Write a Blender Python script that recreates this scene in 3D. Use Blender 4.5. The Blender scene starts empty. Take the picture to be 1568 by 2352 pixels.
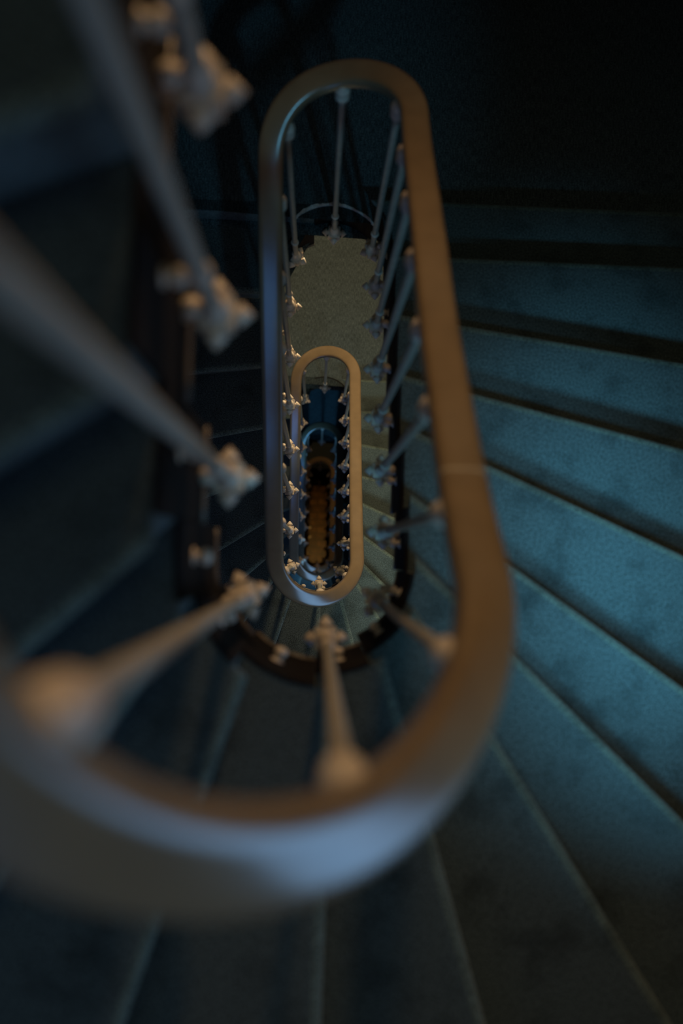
import bpy, bmesh, math, random
from mathutils import Vector, Matrix
random.seed(7)
C = bpy.context.scene.collection
PI = math.pi

# ------------------------------------------------------------------ dimensions
RISE = 0.1552
TURN = 19 * RISE                    # one whole turn of the stair: 19 rises
FIRST = 2.95                        # drop from the eye to the first landing seen
HALF = 0.447                        # half length of the straight side of the well
RB = 0.1285                         # radius of the baluster line round the well ends
RE = 0.172                          # radius of the edge of the steps
EYE = FIRST + 4 * TURN + 10 * RISE  # eye height over the ground floor
WX, WY0, WY1 = 1.20, -1.65, 1.80    # walls
GOING_LINES = None


def Z(d):
    return EYE - d


# ------------------------------------------------------------------ helpers
def link(name, bm, m=None, parent=None, smooth=None, loc=None):
    me = bpy.data.meshes.new(name)
    bmesh.ops.recalc_face_normals(bm, faces=bm.faces)
    bm.to_mesh(me)
    bm.free()
    if m:
        me.materials.append(m)
    if smooth is not None:
        for p in me.polygons:
            p.use_smooth = True
        me.set_sharp_from_angle(angle=math.radians(smooth))
    o = bpy.data.objects.new(name, me)
    C.objects.link(o)
    if parent:
        o.parent = parent
    if loc:
        o.location = loc
    return o


def tag(o, label, cat, group=None):
    o['label'] = label
    o['category'] = cat
    if group:
        o['group'] = group
    return o


def empty(name, loc=(0, 0, 0), rz=0.0):
    o = bpy.data.objects.new(name, None)
    C.objects.link(o)
    o.location = loc
    o.rotation_euler = (0, 0, rz)
    o.empty_display_size = 0.05
    return o


def lathe(bm, prof, seg=16, mat=None):
    """prof: list of (radius, height) from bottom to top, spun about local z"""
    rings = []
    for r, h in prof:
        if r < 1e-6:
            rings.append([bm.verts.new((0, 0, h))])
        else:
            rings.append([bm.verts.new((r * math.cos(2 * PI * i / seg), r * math.sin(2 * PI * i / seg), h)) for i in range(seg)])
    for a, b in zip(rings, rings[1:]):
        for i in range(seg):
            j = (i + 1) % seg
            if len(a) == 1 and len(b) == 1:
                continue
            if len(a) == 1:
                bm.faces.new((a[0], b[j], b[i]))
            elif len(b) == 1:
                bm.faces.new((a[i], a[j], b[0]))
            else:
                bm.faces.new((a[i], a[j], b[j], b[i]))
    for ring in (rings[0], rings[-1]):
        if len(ring) > 1:
            bm.faces.new(ring)
    vs = [v for r in rings for v in r]
    if mat is not None:
        bmesh.ops.transform(bm, matrix=mat, verts=vs)


def box(bm, x0, x1, y0, y1, z0, z1):
    v = [bm.verts.new((x, y, z)) for z in (z0, z1) for x, y in ((x0, y0), (x1, y0), (x1, y1), (x0, y1))]
    for f in ((0, 3, 2, 1), (4, 5, 6, 7), (0, 1, 5, 4), (1, 2, 6, 5), (2, 3, 7, 6), (3, 0, 4, 7)):
        bm.faces.new([v[i] for i in f])
    return v


# ------------------------------------------------------------------ materials
def mat(name):
    m = bpy.data.materials.new(name)
    m.use_nodes = True
    nt = m.node_tree
    return m, nt, nt.nodes['Principled BSDF']


def node(nt, kind, **kw):
    n = nt.nodes.new(kind)
    for k, v in kw.items():
        if k in n.inputs:
            n.inputs[k].default_value = v
        else:
            setattr(n, k, v)
    return n


def paint(name, col, rough, spec=0.5, coat=0.0, vary=0.08, bump=0.05, scale=30):
    m, nt, b = mat(name)
    tc = node(nt, 'ShaderNodeTexCoord')
    nz = node(nt, 'ShaderNodeTexNoise', Scale=scale, Detail=4.0)
    nt.links.new(tc.outputs['Object'], nz.inputs['Vector'])
    mx = node(nt, 'ShaderNodeMixRGB', blend_type='MULTIPLY')
    mx.inputs['Fac'].default_value = 1.0
    mx.inputs['Color1'].default_value = (*col, 1)
    cr = node(nt, 'ShaderNodeValToRGB')
    cr.color_ramp.elements[0].position = 0.3
    cr.color_ramp.elements[0].color = (1 - vary * 2, 1 - vary * 2, 1 - vary * 2, 1)
    cr.color_ramp.elements[1].position = 0.7
    cr.color_ramp.elements[1].color = (1 + vary, 1 + vary, 1 + vary, 1)
    nt.links.new(nz.outputs['Fac'], cr.inputs['Fac'])
    nt.links.new(cr.outputs['Color'], mx.inputs['Color2'])
    nt.links.new(mx.outputs['Color'], b.inputs['Base Color'])
    b.inputs['Roughness'].default_value = rough
    b.inputs['Specular IOR Level'].default_value = spec
    b.inputs['Coat Weight'].default_value = coat
    b.inputs['Coat Roughness'].default_value = 0.22
    if bump:
        bp = node(nt, 'ShaderNodeBump', Strength=bump, Distance=0.002)
        nt.links.new(nz.outputs['Fac'], bp.inputs['Height'])
        nt.links.new(bp.outputs['Normal'], b.inputs['Normal'])
    return m


def carpet(name, col, ribbed=False):
    m, nt, b = mat(name)
    tc = node(nt, 'ShaderNodeTexCoord')
    pile = node(nt, 'ShaderNodeTexNoise', Scale=240.0, Detail=3.0, Roughness=0.7)
    nt.links.new(tc.outputs['Object'], pile.inputs['Vector'])
    patch = node(nt, 'ShaderNodeTexNoise', Scale=9.0, Detail=5.0, Roughness=0.6)
    nt.links.new(tc.outputs['Object'], patch.inputs['Vector'])
    r1 = node(nt, 'ShaderNodeValToRGB')
    r1.color_ramp.elements[0].position = 0.33
    r1.color_ramp.elements[0].color = (0.25, 0.25, 0.25, 1)
    r1.color_ramp.elements[1].position = 0.68
    r1.color_ramp.elements[1].color = (1.85, 1.85, 1.85, 1)
    nt.links.new(pile.outputs['Fac'], r1.inputs['Fac'])
    r2 = node(nt, 'ShaderNodeValToRGB')
    r2.color_ramp.elements[0].position = 0.27
    r2.color_ramp.elements[0].color = (0.82, 0.82, 0.82, 1) if ribbed else (0.5, 0.5, 0.5, 1)
    r2.color_ramp.elements[1].position = 0.5
    r2.color_ramp.elements[1].color = (1, 1, 1, 1)
    nt.links.new(patch.outputs['Fac'], r2.inputs['Fac'])
    m1 = node(nt, 'ShaderNodeMixRGB', blend_type='MULTIPLY')
    m1.inputs['Fac'].default_value = 1
    m1.inputs['Color1'].default_value = (*col, 1)
    nt.links.new(r1.outputs['Color'], m1.inputs['Color2'])
    m2 = node(nt, 'ShaderNodeMixRGB', blend_type='MULTIPLY')
    m2.inputs['Fac'].default_value = 1
    nt.links.new(m1.outputs['Color'], m2.inputs['Color1'])
    nt.links.new(r2.outputs['Color'], m2.inputs['Color2'])
    last = m2
    height = pile.outputs['Fac']
    if ribbed:
        mp = node(nt, 'ShaderNodeMapping')
        mp.inputs['Scale'].default_value = (1.0, 0.12, 0.12)
        nt.links.new(tc.outputs['Object'], mp.inputs['Vector'])
        rib = node(nt, 'ShaderNodeTexNoise', Scale=330.0, Detail=2.0)
        nt.links.new(mp.outputs['Vector'], rib.inputs['Vector'])
        r3 = node(nt, 'ShaderNodeValToRGB')
        r3.color_ramp.elements[0].position = 0.36
        r3.color_ramp.elements[0].color = (0.62, 0.62, 0.62, 1)
        r3.color_ramp.elements[1].position = 0.62
        r3.color_ramp.elements[1].color = (1.25, 1.25, 1.25, 1)
        nt.links.new(rib.outputs['Fac'], r3.inputs['Fac'])
        m3 = node(nt, 'ShaderNodeMixRGB', blend_type='MULTIPLY')
        m3.inputs['Fac'].default_value = 1
        nt.links.new(m2.outputs['Color'], m3.inputs['Color1'])
        nt.links.new(r3.outputs['Color'], m3.inputs['Color2'])
        last = m3
    nt.links.new(last.outputs['Color'], b.inputs['Base Color'])
    b.inputs['Roughness'].default_value = 1.0
    b.inputs['Specular IOR Level'].default_value = 0.1
    b.inputs['Sheen Weight'].default_value = 0.35
    b.inputs['Sheen Roughness'].default_value = 0.4
    b.inputs['Sheen Tint'].default_value = (0.75, 0.85, 0.8, 1)
    bp = node(nt, 'ShaderNodeBump', Strength=0.5, Distance=0.003)
    nt.links.new(height, bp.inputs['Height'])
    nt.links.new(bp.outputs['Normal'], b.inputs['Normal'])
    return m


def planks(name):
    m, nt, b = mat(name)
    tc = node(nt, 'ShaderNodeTexCoord')
    br = node(nt, 'ShaderNodeTexBrick', Scale=2.2)
    br.inputs['Color1'].default_value = (0.32, 0.15, 0.05, 1)
    br.inputs['Color2'].default_value = (0.22, 0.10, 0.035, 1)
    br.inputs['Mortar'].default_value = (0.02, 0.01, 0.005, 1)
    br.inputs['Mortar Size'].default_value = 0.012
    nt.links.new(tc.outputs['Object'], br.inputs['Vector'])
    nz = node(nt, 'ShaderNodeTexNoise', Scale=7.0, Detail=6.0)
    nt.links.new(tc.outputs['Object'], nz.inputs['Vector'])
    cr = node(nt, 'ShaderNodeValToRGB')
    cr.color_ramp.elements[0].position = 0.35
    cr.color_ramp.elements[0].color = (0.45, 0.45, 0.45, 1)
    cr.color_ramp.elements[1].position = 0.6
    nt.links.new(nz.outputs['Fac'], cr.inputs['Fac'])
    mx = node(nt, 'ShaderNodeMixRGB', blend_type='MULTIPLY')
    mx.inputs['Fac'].default_value = 1
    nt.links.new(br.outputs['Color'], mx.inputs['Color1'])
    nt.links.new(cr.outputs['Color'], mx.inputs['Color2'])
    nt.links.new(mx.outputs['Color'], b.inputs['Base Color'])
    b.inputs['Roughness'].default_value = 0.45
    return m


M = {
    'rail': paint('satin_brown_rail', (0.26, 0.185, 0.105), 0.31, 0.9, 1.0, 0.06, 0.03, 22),
    'metal': paint('cream_painted_metal', (0.80, 0.69, 0.56), 0.38, 0.5, 0.1, 0.08, 0.05, 60),
    'shaft': paint('grey_olive_metal', (0.48, 0.44, 0.35), 0.38, 0.5, 0.1, 0.08, 0.05, 60),
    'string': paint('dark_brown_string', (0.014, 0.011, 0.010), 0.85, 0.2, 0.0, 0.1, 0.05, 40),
    'bead': paint('painted_edge_bead', (0.16, 0.13, 0.10), 0.4, 0.5, 0.1, 0.1, 0.05, 40),
    'chip': paint('bare_plaster_chip', (0.75, 0.68, 0.6), 0.8, 0.2, 0, 0.2, 0.2, 90),
    'carpet': carpet('teal_pile_carpet', (0.082, 0.106, 0.103)),
    'lighter_nosing': carpet('lighter_carpet_nosing', (0.115, 0.145, 0.12)),  # paler carpet colour for the rounded nosing strip
    'woven': carpet('woven_landing_carpet', (0.088, 0.110, 0.110), True),
    'wall': paint('plaster_wall', (0.20, 0.19, 0.165), 0.9, 0.2, 0, 0.05, 0.1, 14),
    'ceiling': paint('plaster_ceiling', (0.35, 0.34, 0.31), 0.9, 0.2, 0, 0.04, 0.1, 14),
    'floor': planks('wood_floor'),
}

# ------------------------------------------------------------------ the well curve
def per(R):
    return 4 * HALF + 2 * PI * R


def well(f, R):
    """f in 0..1 once round the well, from the near bend, by way of the +x side; returns point and outward normal"""
    f = f % 1.0
    s = f * per(R)
    q = PI * R / 2
    if s < q:
        a = s / R
        n = (math.sin(a), -math.cos(a))
        return (R * n[0], -HALF + R * n[1]), n
    s -= q
    if s < 2 * HALF:
        return (R, -HALF + s), (1.0, 0.0)
    s -= 2 * HALF
    if s < 2 * q:
        a = s / R
        n = (math.cos(a), math.sin(a))
        return (R * n[0], HALF + R * n[1]), n
    s -= 2 * q
    if s < 2 * HALF:
        return (-R, HALF - s), (-1.0, 0.0)
    s -= 2 * HALF
    a = s / R
    n = (-math.cos(a), -math.sin(a))
    return (R * n[0], -HALF + R * n[1]), n


# balusters: position round the well (in eighteenths) and depth of the boss under the eye
BS = [0.04, 0.87, 1.86, 2.88, 3.86, 4.88, 5.91, 6.91, 7.91, 8.96, 9.96, 10.90, 11.85, 12.81, 13.78, 14.79, 15.86, 16.96]
BZ = [1.709, 1.947, 2.154, 2.320, 2.459, 2.590, 2.728, 2.862, 2.981, 3.093, 3.147, 3.248, 3.395, 3.581, 3.784, 3.978, 4.193, 4.423]


def boss(k):
    i = k % 18
    t = (k - i) // 18
    return BS[i] / 18.0 + t, BZ[i] + t * TURN


# smooth rail height by Catmull-Rom through the bosses
def rail_depth(f):
    def boss(k):
        i = k % 18
        t = (k - i) // 18
        return BS[i] / 18.0 + t, BZ[i] - RAIL_UP[i] + t * TURN
    t = math.floor(f)
    k = int((f - t) * 18) + t * 18
    while boss(k)[0] > f:
        k -= 1
    while boss(k + 1)[0] <= f:
        k += 1
    f0, z0 = boss(k - 1); f1, z1 = boss(k); f2, z2 = boss(k + 1); f3, z3 = boss(k + 2)
    m1 = (z2 - z0) / (f2 - f0); m2 = (z3 - z1) / (f3 - f1)
    h = f2 - f1; u = (f - f1) / h
    return (2*u**3 - 3*u*u + 1)*z1 + (u**3 - 2*u*u + u)*h*m1 + (-2*u**3 + 3*u*u)*z2 + (u**3 - u*u)*h*m2


# ------------------------------------------------------------------ nosing lines (point on the line, outward direction)
SLOPE = [('h', 0.584), ('h', 0.378), (0.180, -0.13), (0.0, -0.225), (-0.143, -0.42), (-0.298, -0.66), (-0.425, -0.92), (-0.530, -1.50), (-0.615, -3.2)]
def nosing(n):
    """n: 0 is the line at the near bend; 1..9 up the +x side (9 is the landing's edge); 10..18 down the -x side (10 is the other edge)"""
    n = n % 19
    if n == 0:
        return (0.014, -0.62), (0.0, -1.0)
    j, sg = (9 - n, 1) if n <= 9 else (n - 10, -1)
    a, b = SLOPE[j]
    if a == 'h':
        p = (0.165, b); d = (1.0, 0.0)
        if j == 0:
            p = (0.11, b)
    elif j == 8:
        p = (0.105, a); d = (1.0, b)
    else:
        p = (0.165, a); d = (1.0, b)
    l = math.hypot(*d)
    return (sg * p[0], p[1]), (sg * d[0] / l, d[1] / l)


def line_well(n, back):
    """where the nosing line n, moved back (uphill) by `back`, meets the step edge: fraction round the well"""
    p, d = nosing(n)
    # uphill normal: travelling downhill is increasing f; at outward d, uphill is to the left or right
    up = (d[1], -d[0])
    q = (p[0] + up[0] * back, p[1] + up[1] * back)
    best = None
    N = 1440
    prev = None
    for i in range(N + 1):
        f = i / N
        w, _ = well(f, RE)
        v = (w[0] - q[0]) * up[0] + (w[1] - q[1]) * up[1]
        if prev is not None and (prev[1] <= 0) != (v <= 0):
            u = prev[1] / (prev[1] - v)
            ff = prev[0] + (f - prev[0]) * u
            w2, _ = well(ff, RE)
            dist = math.hypot(w2[0] - q[0], w2[1] - q[1])
            if best is None or dist < best[0]:
                best = (dist, ff)
        prev = (f, v)
    return best[1] if best else None


def line_wall(n, back):
    p, d = nosing(n)
    up = (d[1], -d[0])
    q = (p[0] + up[0] * back, p[1] + up[1] * back)
    t = 1e9
    if d[0] > 1e-9: t = min(t, (WX - q[0]) / d[0])
    if d[0] < -1e-9: t = min(t, (-WX - q[0]) / d[0])
    if d[1] < -1e-9: t = min(t, (WY0 - q[1]) / d[1])
    if d[1] > 1e-9: t = min(t, (WY1 - q[1]) / d[1])
    return (q[0] + d[0] * t, q[1] + d[1] * t)


def wall_pos(p):
    """monotone parameter along the wall rectangle, counter-clockwise from the middle of the near wall"""
    x, y = p
    if abs(y - WY0) < 1e-6 and x >= 0: return x
    if abs(x - WX) < 1e-6: return WX + (y - WY0)
    if abs(y - WY1) < 1e-6: return WX + (WY1 - WY0) + (WX - x)
    if abs(x + WX) < 1e-6: return 3 * WX + (WY1 - WY0) + (WY1 - y)
    return 3 * WX + 2 * (WY1 - WY0) + (x + WX)


CORN = [(WX, WY0), (WX, WY1), (-WX, WY1), (-WX, WY0)]
RP = 4 * WX + 2 * (WY1 - WY0)


def corners_between(a, b):
    pa, pb = wall_pos(a), wall_pos(b)
    if pb < pa: pb += RP
    out = []
    for c in CORN:
        pc = wall_pos(c)
        for s in (0, RP):
            if pa + 1e-6 < pc + s < pb - 1e-6:
                out.append((pc + s, c))
    return [c for _, c in sorted(out)]


def well_span(fa, fb, R, n=None):
    if fb < fa: fb += 1
    m = n or max(2, int((fb - fa) * 140))
    return [well(fa + (fb - fa) * i / m, R) for i in range(m + 1)]


# how far the end face of every step hangs below its tread
FACE = 0.275
THICK = RISE - 0.003
LINES = {}
for _n in range(19):
    LINES[_n] = (line_well(_n, 0.03), line_well(_n, 0.016), line_well(_n, 0.0))

_cache = {}
def step_meshes(n):
    """meshes of the step whose front edge is nosing n, with its tread at local z = 0"""
    n = n % 19
    if n in _cache:
        return _cache[n]
    nb = (n - 1) % 19
    landing = n == 10
    # --- carpet: tread, rounded nosing, riser, underside
    bm = bmesh.new()
    prof = [(0.030, 0.0), (0.016, 0.0), (0.010, -0.0012), (0.0048, -0.0045), (0.0012, -0.0095), (0.0, -0.015), (0.0012, -0.0205), (0.0048, -0.0255), (0.012, -0.029), (0.020, -0.031), (0.022, -0.036), (0.022, -THICK)]
    rows = []
    for o, z in prof:
        fw = line_well(n, o)
        a, _ = well(fw, RE)
        b = line_wall(n, o)
        m = 10
        rows.append([bm.verts.new((a[0] + (b[0] - a[0]) * i / m, a[1] + (b[1] - a[1]) * i / m, z)) for i in range(m + 1)])
    for r0, r1 in zip(rows, rows[1:]):
        for i in range(len(r0) - 1):
            fc = bm.faces.new((r0[i], r0[i + 1], r1[i + 1], r1[i]))
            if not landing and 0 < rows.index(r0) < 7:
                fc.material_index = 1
    fback = line_well(nb, 0.0225)
    ffront = line_well(n, 0.030)
    inner = [p for p, _ in well_span(fback, ffront, RE)]
    wb = line_wall(nb, 0.0225)
    wf = line_wall(n, 0.030)
    outer = corners_between(wb, wf)
    # top polygon: back line -> outer corners -> front row (reversed) -> inner edge
    def cap(z, front):
        vs_in = [bm.verts.new((*p, z)) for p in inner[:-1]]
        vs_wb = bm.verts.new((*wb, z))
        vs_out = [bm.verts.new((*c, z)) for c in outer]
        ring = vs_in[:1] + [vs_wb] + vs_out + front[::-1] + vs_in[1:][::-1]
        f = bm.faces.new(ring)
        return f, vs_in, vs_wb, vs_out
    f1, in1, wb1, out1 = cap(0.0, rows[0])
    f2, in2, wb2, out2 = cap(-THICK, rows[-1])
    # sides (well side, back, wall side)
    ci = in1 + [rows[0][0]]; cj = in2 + [rows[-1][0]]
    for i in range(len(ci) - 1):
        bm.faces.new((ci[i], ci[i + 1], cj[i + 1], cj[i]))
    bm.faces.new((in1[0], wb1, wb2, in2[0]))
    oo1 = [wb1] + out1 + [rows[0][-1]]; oo2 = [wb2] + out2 + [rows[-1][-1]]
    for i in range(len(oo1) - 1):
        bm.faces.new((oo1[i], oo1[i + 1], oo2[i + 1], oo2[i]))
    # close the two ends of the nosing profile
    bm.faces.new([r[0] for r in rows])
    bm.faces.new([r[-1] for r in rows])
    bmesh.ops.triangulate(bm, faces=[f1, f2], quad_method='BEAUTY', ngon_method='EAR_CLIP')
    me = bpy.data.meshes.new('carpet')
    bmesh.ops.recalc_face_normals(bm, faces=bm.faces)
    bm.to_mesh(me); bm.free()
    me.materials.append(M['woven'] if landing else M['carpet'])
    me.materials.append(M['lighter_nosing'])
    for p in me.polygons: p.use_smooth = True
    me.set_sharp_from_angle(angle=math.radians(40))
    # --- string board on the end of the step, following the well
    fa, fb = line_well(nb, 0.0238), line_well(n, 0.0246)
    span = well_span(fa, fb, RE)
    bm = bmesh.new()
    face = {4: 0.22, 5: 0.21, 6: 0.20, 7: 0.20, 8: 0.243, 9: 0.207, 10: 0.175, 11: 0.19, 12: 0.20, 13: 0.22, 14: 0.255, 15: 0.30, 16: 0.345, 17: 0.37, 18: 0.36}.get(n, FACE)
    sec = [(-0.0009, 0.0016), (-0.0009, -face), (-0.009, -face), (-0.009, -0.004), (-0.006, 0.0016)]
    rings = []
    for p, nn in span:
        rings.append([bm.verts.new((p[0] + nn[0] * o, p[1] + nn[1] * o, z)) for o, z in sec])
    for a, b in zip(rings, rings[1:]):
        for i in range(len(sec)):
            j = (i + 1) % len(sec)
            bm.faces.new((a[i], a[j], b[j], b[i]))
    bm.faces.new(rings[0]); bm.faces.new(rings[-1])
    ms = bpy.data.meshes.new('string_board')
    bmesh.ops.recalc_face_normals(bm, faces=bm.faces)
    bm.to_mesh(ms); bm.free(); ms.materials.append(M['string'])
    # --- bead along the lower edge of the string board
    bm = bmesh.new()
    rings = []
    for p, nn in span:
        rings.append([bm.verts.new((p[0] + nn[0] * (-0.009 + 0.0048 * math.cos(t)), p[1] + nn[1] * (-0.009 + 0.0048 * math.cos(t)), -face + 0.0048 + 0.0048 * math.sin(t)))
                      for t in [2 * PI * i / 10 for i in range(10)]])
    for a, b in zip(rings, rings[1:]):
        for i in range(10):
            j = (i + 1) % 10
            bm.faces.new((a[i], a[j], b[j], b[i]))
    bm.faces.new(rings[0]); bm.faces.new(rings[-1])
    mb = bpy.data.meshes.new('edge_bead')
    bmesh.ops.recalc_face_normals(bm, faces=bm.faces)
    bm.to_mesh(mb); bm.free(); mb.materials.append(M['bead'])
    for p in mb.polygons: p.use_smooth = True
    # --- little stud on the end of the step
    fm = fa + ((fb - fa) % 1.0) * 0.45
    p, nn = well(fm, RE)
    bm = bmesh.new()
    ax = Vector((-nn[0], -nn[1], 0))
    rot = Vector((0, 0, 1)).rotation_difference(ax).to_matrix().to_4x4()
    lathe(bm, [(0.011, 0.0), (0.011, 0.003), (0.006, 0.005), (0.006, 0.008), (0.0095, 0.012), (0.0105, 0.017), (0.008, 0.022), (0.0, 0.0245)], 12,
          Matrix.Translation((p[0] - nn[0] * 0.008, p[1] - nn[1] * 0.008, -0.105)) @ rot)
    mu = bpy.data.meshes.new('stud')
    bmesh.ops.recalc_face_normals(bm, faces=bm.faces)
    bm.to_mesh(mu); bm.free(); mu.materials.append(M['metal'])
    for q in mu.polygons: q.use_smooth = True
    w = [p for p, _ in span]
    base = (sum(a[0] for a in w) / len(w), sum(a[1] for a in w) / len(w))
    _cache[n] = (me, ms, mb, mu)
    return _cache[n]


ORD = ['', 'first', 'second', 'third', 'fourth', 'fifth', 'sixth', 'seventh', 'eighth', 'ninth', 'tenth', 'eleventh']
LAND = {0: 'topmost landing', 1: 'dark teal landing', 2: 'grey-green landing', 3: 'blue landing', 4: 'dim grey landing', 5: 'black lowest landing'}


def step_label(N):
    """N counts nosings downwards; 0 is the near bend of the turn right under the eye"""
    if N == 95:
        return 'lowest carpeted step, just above the orange wooden floor'
    n = N % 19; t = (N - n) // 19      # t = 0: first turn
    if n == 10:
        l = t + 1
        return {0: 'topmost carpeted landing above the blurred left flight',
                1: 'dark teal woven carpet landing beyond the largest handrail loop',
                2: 'grey-green woven carpet landing seen through the largest loop, above the golden rail loop',
                3: 'blue-lit carpet landing seen inside the golden handrail loop',
                4: 'dim grey carpet landing seen inside the third handrail loop',
                5: 'almost black carpet landing deepest down the well'}[l]
    if n <= 9:
        # going down the +x side towards landing t+1
        c = 10 - n
        l = t + 1
        if t == 0:
            if n == 0:
                return 'carpeted winder step directly behind the near central baluster, at the near bend'
            how = 'blue-lit carpeted step' if 4 <= n <= 7 else ('dark carpeted step' if n > 7 else 'grey carpeted winder step')
            return '%s, %s up from the %s on the wide right flight' % (how, ORD[c], LAND[l])
        return 'carpeted step, %s up from the %s on its right flight' % (ORD[c], LAND[l])
    c = n - 10
    l = t + 1
    if t == -1:
        u = 19 - n
        return 'dark blurred carpeted step, %s up from the near-bend winder on the upper left flight' % ORD[u]
    return 'dark carpeted step, %s down from the %s on the left flight' % (ORD[c], LAND[l])


def add_step(N):
    n = N % 19
    d = FIRST + RISE * (N - 10)
    landing = n == 10
    me, ms, mb, mu = step_meshes(n)
    r = empty('stair_landing' if landing else 'stair_step', (0, 0, Z(d)))
    t = (N - n) // 19
    tag(r, step_label(N), 'landing' if landing else 'step', 'carpeted landings down the stairwell' if landing else 'carpeted steps winding round the well')
    for nm, m in (('carpet', me), ('string_board', ms), ('edge_bead', mb), ('stud', mu)):
        if nm == 'stud' and landing:
            continue
        o = bpy.data.objects.new(nm, m)
        C.objects.link(o)
        o.parent = r
    return r


STEPS = {N: add_step(N) for N in range(-9, 96)}

# chipped pale edge on the first landing
bm = bmesh.new()
vv = []
m = 44
for i in range(m + 1):
    u = i / m
    f = 0.5 - 0.052 + 0.104 * u
    p, nn = well(f, RE)
    wdt = 0.0012 + 0.010 * (0.35 + 0.65 * abs(math.sin(u * 9 + 1))) * min(1, 8 * u, 5 * (1 - u)) * (0.5 + random.random() * 0.6)
    if u < 0.45: wdt *= 0.55
    vv.append([bm.verts.new((p[0] + nn[0] * o, p[1] + nn[1] * o, z)) for o, z in ((-0.0095, -0.003), (-0.0065, 0.0055), (-0.006 + wdt, 0.0062), (-0.006 + wdt, 0.001))])
for a, b in zip(vv, vv[1:]):
    for i in range(4):
        j = (i + 1) % 4
        bm.faces.new((a[i], a[j], b[j], b[i]))
bm.faces.new(vv[0]); bm.faces.new(vv[-1])
chip = link('worn_edge', bm, M['chip'], STEPS[10], 40)
chip['label'] = 'pale chipped edge'

# ------------------------------------------------------------------ handrail: one continuous sweep
RAIL_W, RAIL_H = 0.0285, 0.018       # half width, half height
RAIL_UP = [1.11, 1.09, 1.065, 1.05, 1.03, 1.02, 1.01, 1.0, 1.0, 1.0, 1.0, 1.01, 1.02, 1.03, 1.05, 1.08, 1.11, 1.12]   # rail axis above each boss
RAIL_OUT = 0.020                    # rail axis outside the baluster line
def rail_point(f):
    p, nn = well(f, RB)
    return Vector((p[0] + nn[0] * RAIL_OUT, p[1] + nn[1] * RAIL_OUT, Z(rail_depth(f)))), Vector((nn[0], nn[1], 0))


def rail_section():
    sec = []
    for i in range(28):
        a = 2 * PI * i / 28
        c, s = math.cos(a), math.sin(a)
        e = 0.5 if s > 0 else 0.5
        sec.append((RAIL_W * math.copysign(abs(c) ** e, c), RAIL_H * math.copysign(abs(s) ** (0.6 if s > 0 else 0.5), s)))
    return sec


F0, F1 = boss(-9)[0], boss(88)[0]
bm = bmesh.new()
sec = rail_section()
cnt = int((F1 - F0) * 220)
rings = []
for i in range(cnt + 1):
    f = F0 + (F1 - F0) * i / cnt
    p, nn = rail_point(f)
    q1, _ = rail_point(f + 0.003); q0, _ = rail_point(f - 0.003)
    tg = (q1 - q0).normalized()
    side = (nn - tg * nn.dot(tg)).normalized()
    up = tg.cross(side)
    if up.z < 0: up = -up
    rings.append([bm.verts.new(p + side * a + up * b) for a, b in sec])
for a, b in zip(rings, rings[1:]):
    for i in range(28):
        j = (i + 1) % 28
        bm.faces.new((a[i], a[j], b[j], b[i]))
bm.faces.new(rings[0]); bm.faces.new(rings[-1])
rail = link('handrail', bm, M['rail'], None, 60)
tag(rail, 'continuous satin brown handrail spiralling down the narrow oblong stairwell', 'handrail')
# a joint between two lengths of rail
def seam(f, name='joint_seam'):
    bm = bmesh.new()
    rr = []
    for df in (-0.0005, 0.0005):
        p, nn = rail_point(f + df)
        q1, _ = rail_point(f + df + 0.003); q0, _ = rail_point(f + df - 0.003)
        tg = (q1 - q0).normalized()
        side = (nn - tg * nn.dot(tg)).normalized()
        up = tg.cross(side)
        if up.z < 0: up = -up
        rr.append([bm.verts.new(p + side * a * 1.006 + up * b * 1.008) for a, b in sec])
    for i in range(28):
        j = (i + 1) % 28
        bm.faces.new((rr[0][i], rr[0][j], rr[1][j], rr[1][i]))
    bm.faces.new(rr[0]); bm.faces.new(rr[1])
    o = link(name, bm, M['shaft'], rail, 60)
    return o
seam(0.118)

# ------------------------------------------------------------------ balusters
def xrot(ax):
    return Vector((0, 0, 1)).rotation_difference(Vector(ax)).to_matrix().to_4x4()


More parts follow.
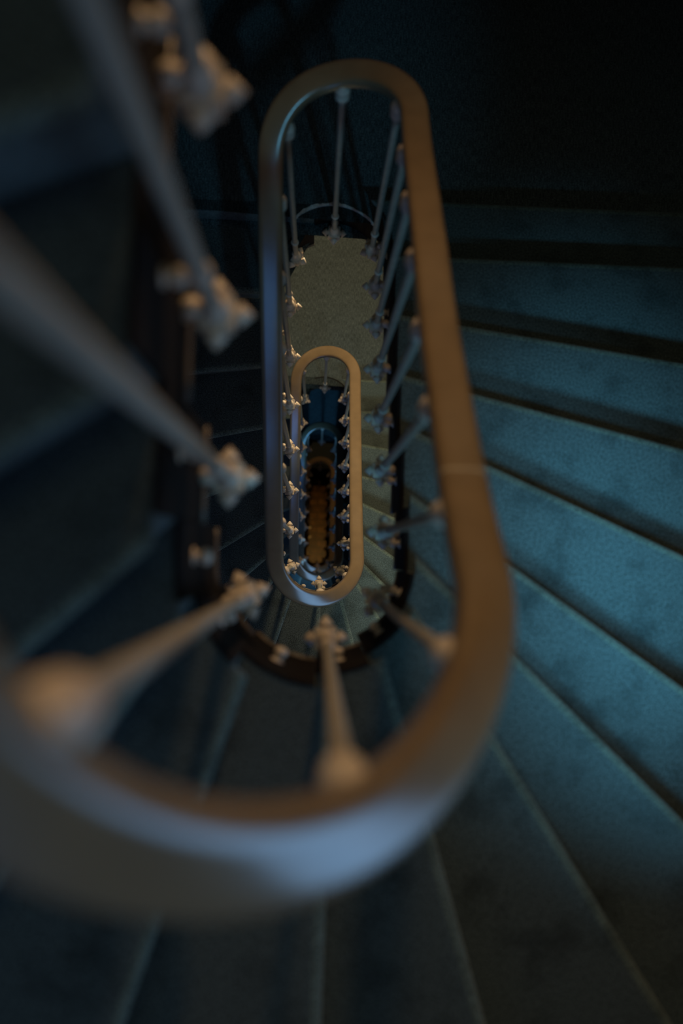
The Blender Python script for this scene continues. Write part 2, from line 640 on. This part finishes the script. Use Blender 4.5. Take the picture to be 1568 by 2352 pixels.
def make_baluster():
    r = empty('baluster')
    r.rotation_mode = 'XYZ'
    top = 1.0
    bm = bmesh.new()
    lathe(bm, [(0.0085, 0.0), (0.0085, 0.3), (0.0085, 0.6), (0.0085, 1.0)], 18)
    link('shaft', bm, M['shaft'], r, 50).location.z = 0.016
    bm = bmesh.new()
    lathe(bm, [(0.009, top - 0.058), (0.013, top - 0.054), (0.0165, top - 0.046), (0.0165, top - 0.040), (0.012, top - 0.033), (0.0115, top - 0.030),
               (0.0155, top - 0.024), (0.0175, top - 0.015), (0.0165, top - 0.006), (0.013, top), (0.010, top + 0.012)], 20)
    link('top_collar', bm, M['metal'], r, 50)
    bm = bmesh.new()
    lathe(bm, [(0.0088, 0.150), (0.0112, 0.152), (0.0120, 0.156), (0.0112, 0.160), (0.0088, 0.162)], 18)
    link('ring', bm, M['metal'], r, 50)
    # the boss: a bevelled cube with a beaded neck and a drop below
    bm = bmesh.new()
    box(bm, -0.0185, 0.0185, -0.0185, 0.0185, -0.0185, 0.0165)
    bmesh.ops.bevel(bm, geom=bm.edges[:] + bm.verts[:], offset=0.002, segments=2, affect='EDGES')
    lathe(bm, [(0.0150, 0.0160), (0.0155, 0.0195), (0.0150, 0.023), (0.0118, 0.0255), (0.0112, 0.028), (0.0135, 0.032), (0.0138, 0.037), (0.0115, 0.043), (0.0086, 0.047)], 18)
    lathe(bm, [(0.0, -0.047), (0.004, -0.043), (0.012, -0.030), (0.013, -0.027), (0.007, -0.0235), (0.007, -0.018)], 16)
    bs = link('boss', bm, M['metal'], r, 40)
    fin = [(0.0075, 0.0180), (0.0075, 0.0215), (0.0095, 0.0220), (0.0128, 0.0235), (0.0128, 0.0255), (0.0065, 0.0330), (0.0, 0.0395)]
    for ax in ((-1, 0, 0), (0, 1, 0), (0, -1, 0)):
        bm = bmesh.new()
        lathe(bm, fin, 16, xrot(ax))
        link('finial', bm, M['metal'], bs, 40)
    # arm that carries the boss from the end of the step (local +x is outwards)
    bm = bmesh.new()
    lathe(bm, [(0.0085, 0.018), (0.0085, 0.0205), (0.0065, 0.022), (0.0065, 0.0270), (0.0098, 0.0310), (0.0098, 0.0348)], 16, xrot((1, 0, 0)))
    link('arm', bm, M['metal'], bs, 40)
    bm = bmesh.new()
    lathe(bm, [(0.0, -0.012), (0.0085, -0.0085), (0.012, 0.0), (0.0085, 0.0085), (0.0, 0.012)], 14, Matrix.Translation((0.0235, 0.0, 0.026)))
    link('knob', bm, M['metal'], bs, 60)
    return r


def copy_tree(o, parent=None):
    c = o.copy()
    C.objects.link(c)
    c.parent = parent
    for ch in o.children:
        copy_tree(ch, c)
    return c


def baluster_label(k):
    i = k % 18
    t = (k - i) // 18
    loop = {0: 'largest', 1: 'second', 2: 'third', 3: 'fourth', 4: 'fifth'}
    if t == -1:
        if i == 17:
            return 'blurred cream baluster with big collar, first left of the near central baluster'
        return 'thick blurred baluster, %s from the near central baluster going up the left flight' % ORD[18 - i]
    if i == 0:
        return {0: 'near central baluster at the near bend of the largest handrail loop',
                1: 'small cream baluster foot at the near bend of the second handrail loop'}.get(
            t, 'tiny baluster at the near bend of the %s handrail loop' % loop[t])
    if i == 9:
        return 'single baluster at the middle of the far end, on the %s' % LAND[t + 1]
    size = ['', 'small ', 'tiny ', 'tiny ', 'tiny '][t]
    if i < 9:
        return '%sright-hand baluster, %s from the near bend under the %s handrail loop' % (size, ORD[i], loop[t])
    return '%sleft-hand baluster, %s from the middle of the %s' % (['', 'small ', 'tiny ', 'tiny ', 'tiny '][t], ORD[i - 9], LAND[t + 1])


base = make_baluster()
first = True
for k in range(-8, 88):
    f, d = boss(k)
    p, nn = well(f, RB)
    o = base if first else copy_tree(base)
    first = False
    o.location = (p[0], p[1], Z(d))
    o.rotation_euler = (0, 0, math.atan2(nn[1], nn[0]))
    ht = d - rail_depth(f) - RAIL_H * 0.8
    for c in o.children:
        if c.name.startswith('shaft'):
            c.scale.z = ht - 0.04
        elif c.name.startswith('top_collar'):
            c.location.z = ht - 1.0
    tag(o, baluster_label(k), 'baluster', 'cream balusters under the handrail')

# ------------------------------------------------------------------ the shell
def struct(name, bm, m):
    o = link(name, bm, m)
    o['kind'] = 'structure'
    return o


TOPZ = EYE + 2.75
bm = bmesh.new(); box(bm, -WX - 0.2, WX + 0.2, WY0 - 0.2, WY1 + 0.2, -0.2, 0.0); struct('floor', bm, M['floor'])
bm = bmesh.new(); box(bm, -WX - 0.2, WX + 0.2, WY0 - 0.2, WY1 + 0.2, TOPZ, TOPZ + 0.2); struct('ceiling', bm, M['ceiling'])
bm = bmesh.new(); box(bm, -WX - 0.2, -WX, WY0 - 0.2, WY1 + 0.2, 0, TOPZ); struct('wall_left', bm, M['wall'])
bm = bmesh.new(); box(bm, WX, WX + 0.2, WY0 - 0.2, WY1 + 0.2, 0, TOPZ); struct('wall_right', bm, M['wall'])
bm = bmesh.new(); box(bm, -WX, WX, WY0 - 0.2, WY0, 0, TOPZ); struct('wall_front', bm, M['wall'])
bm = bmesh.new(); box(bm, -WX, WX, WY1, WY1 + 0.2, 0, TOPZ); struct('wall_back', bm, M['wall'])

# ------------------------------------------------------------------ light
def aim(o, target):
    o.rotation_euler = (Vector(target) - o.location).to_track_quat('-Z', 'Y').to_euler()


def area(name, loc, target, sx, sy, power, col, spread=180):
    l = bpy.data.lights.new(name, 'AREA')
    l.shape = 'RECTANGLE'; l.size = sx; l.size_y = sy
    l.energy = power; l.color = col; l.spread = math.radians(spread)
    o = bpy.data.objects.new(name, l); C.objects.link(o)
    o.location = loc; aim(o, target)
    return o


def spot(name, loc, target, power, col, angle, blend, rad=0.1):
    l = bpy.data.lights.new(name, 'SPOT')
    l.energy = power; l.color = col; l.spot_size = math.radians(angle); l.spot_blend = blend; l.shadow_soft_size = rad
    o = bpy.data.objects.new(name, l); C.objects.link(o)
    o.location = loc; aim(o, target)
    return o


def point(name, loc, power, col, rad=0.08):
    l = bpy.data.lights.new(name, 'POINT')
    l.energy = power; l.color = col; l.shadow_soft_size = rad
    o = bpy.data.objects.new(name, l); C.objects.link(o)
    o.location = loc
    return o


SKY = (0.12, 0.36, 1.0)
TEAL = (0.16, 0.62, 0.98)
DAY = (0.32, 0.60, 1.0)
WARM = (1.0, 0.74, 0.44)
# daylight through the stair windows, with added fill spots among it
for lvl, p in ((0, 2.2), (1, 2.0), (2, 2.2), (3, 2)):
    area('window_and_fill_light', (WX - 0.04, -0.95, Z(0.72 + lvl * TURN)), (-0.2, -0.62, Z(0.62 + lvl * TURN)), 0.9, 1.5, p, DAY, 70)
area('window_and_fill_light', (-0.30, WY0 + 0.05, Z(0.2)), (-0.1, 0.6, Z(0.4)), 0.9, 0.95, 1.8, (0.14, 0.42, 1.0))
area('window_and_fill_light', (-0.30, WY0 + 0.05, Z(2.40)), (-0.1, 0.6, Z(2.6)), 0.9, 0.95, 2.0, SKY)
area('window_and_fill_light', (-0.30, WY0 + 0.05, Z(5.35)), (-0.1, 0.6, Z(5.6)), 0.9, 0.95, 4, SKY)
area('window_and_fill_light', (-0.30, WY0 + 0.05, Z(8.30)), (-0.1, 0.6, Z(8.6)), 0.9, 0.95, 3, SKY)
spot('window_and_fill_light', (0.82, WY0 + 0.12, Z(0.25)), (0.72, -0.46, Z(2.2)), 250, TEAL, 20, 0.8, 0.2)
spot('window_and_fill_light', (0.62, -1.15, Z(-0.55)), (0.46, -0.42, Z(2.2)), 190, TEAL, 17, 0.9, 0.18)  # added spot in mid-air, softens the shadows between the right-hand steps
spot('window_and_fill_light', (0.60, WY0 + 0.12, Z(-0.5)), (-0.25, 0.95, Z(2.95)), 46, TEAL, 22, 0.9, 0.06)  # added spot, no window here; brightens the first landing
spot('window_and_fill_light', (0.85, WY0 + 0.12, Z(3.2)), (0.35, -0.30, Z(5.3)), 110, (0.72, 0.9, 0.85), 34, 0.9, 0.26)
spot('window_and_fill_light', (0.0, WY0 + 0.12, Z(6.1)), (0.0, 1.0, Z(8.8)), 125, (0.14, 0.5, 1.0), 17, 0.9, 0.12)
# added pale fill under the closed ceiling, lifting the dark tones
area('overhead_fill', (0.0, 0.0, TOPZ - 0.05), (0.0, 0.0, 0.0), 1.2, 1.2, 6.5, (1.0, 1.0, 0.74))
# the windows themselves
pm, pnt, pb = mat('dusk_window_pane')
pb.inputs['Base Color'].default_value = (0.05, 0.08, 0.12, 1)
pb.inputs['Roughness'].default_value = 0.1
pb.inputs['Emission Color'].default_value = (0.25, 0.5, 1.0, 1)
pb.inputs['Emission Strength'].default_value = 0.12
wn = 0
for side, places in (('x', [0.72 + l * TURN for l in range(4)]), ('y', [0.2, 2.40, 5.35, 8.30])):
    for d in places:
        wn += 1
        hh = 0.78 if side == 'x' else 0.5
        bm = bmesh.new()
        for a0, a1, b0, b1 in ((-0.52, -0.46, -hh, hh), (0.46, 0.52, -hh, hh), (-0.52, 0.52, hh - 0.06, hh), (-0.52, 0.52, -hh, -hh + 0.06), (-0.02, 0.02, -hh, hh)):
            if side == 'x':
                box(bm, WX - 0.025, WX + 0.01, -0.95 + a0, -0.95 + a1, Z(d) + b0, Z(d) + b1)
            else:
                box(bm, -0.30 + a0, -0.30 + a1, WY0 - 0.01, WY0 + 0.025, Z(d) + b0, Z(d) + b1)
        fr = struct('window_%d' % wn, bm, M['ceiling'])
        bm = bmesh.new()
        if side == 'x':
            box(bm, WX - 0.010, WX + 0.005, -1.42, -0.48, Z(d) - hh + 0.04, Z(d) + hh - 0.04)
        else:
            box(bm, -0.77, 0.17, WY0 - 0.005, WY0 + 0.010, Z(d) - hh + 0.04, Z(d) + hh - 0.04)
        link('window_pane', bm, pm, fr)
# shaded lamps on the far wall
spot('stair_lamp', (0.25, 1.62, Z(0.6)), (0.0, -1.0, Z(0.9)), 56, (1.0, 0.62, 0.31), 112, 1.0, 0.08)
point('stair_lamp', (0.3, 1.45, Z(3.4)), 84, WARM)
point('stair_lamp', (0.3, 1.45, Z(9.4)), 10, (1.0, 0.6, 0.25))
spot('hall_lamp', (0.0, -0.6, Z(14.6)), (0.0, -0.3, 0), 15, (1.0, 0.62, 0.18), 70, 0.7)

# ------------------------------------------------------------------ world, camera
w = bpy.data.worlds.new('World')
bpy.context.scene.world = w
w.use_nodes = True
w.node_tree.nodes['Background'].inputs['Color'].default_value = (0.02, 0.03, 0.04, 1)
w.node_tree.nodes['Background'].inputs['Strength'].default_value = 0.0

th = 0.0352
X = Vector((0.99964898, 0.00107194, 0.02647197))
Y = Vector((0.0, -0.99918116, 0.04046007))
D = Vector((-0.02649366, 0.04044587, 0.99883042))
Xw = X * math.cos(th) - Y * math.sin(th)
Yw = X * math.sin(th) + Y * math.cos(th)
right = Vector((Xw[0], Yw[0], -D[0])); down = Vector((Xw[1], Yw[1], -D[1])); fwd = Vector((Xw[2], Yw[2], -D[2]))
rot = Matrix((right, -down, -fwd)).transposed()
cam = bpy.data.cameras.new('camera')
co = bpy.data.objects.new('camera', cam)
C.objects.link(co)
co.matrix_world = Matrix.Translation((-0.01785, -0.42975, EYE)) @ rot.to_4x4()
cam.sensor_fit = 'HORIZONTAL'
cam.sensor_width = 24.0
cam.lens = 2287.0 / 1568.0 * 24.0
cam.clip_start = 0.01
cam.dof.use_dof = True
cam.dof.focus_distance = 4.0
cam.dof.aperture_fstop = 1.8
bpy.context.scene.camera = co

s = bpy.context.scene
s.view_settings.view_transform = 'Standard'
s.view_settings.look = 'None'
s.view_settings.exposure = 0.0
s.view_settings.gamma = 1.0
s.cycles.use_denoising = True
s.cycles.max_bounces = 6
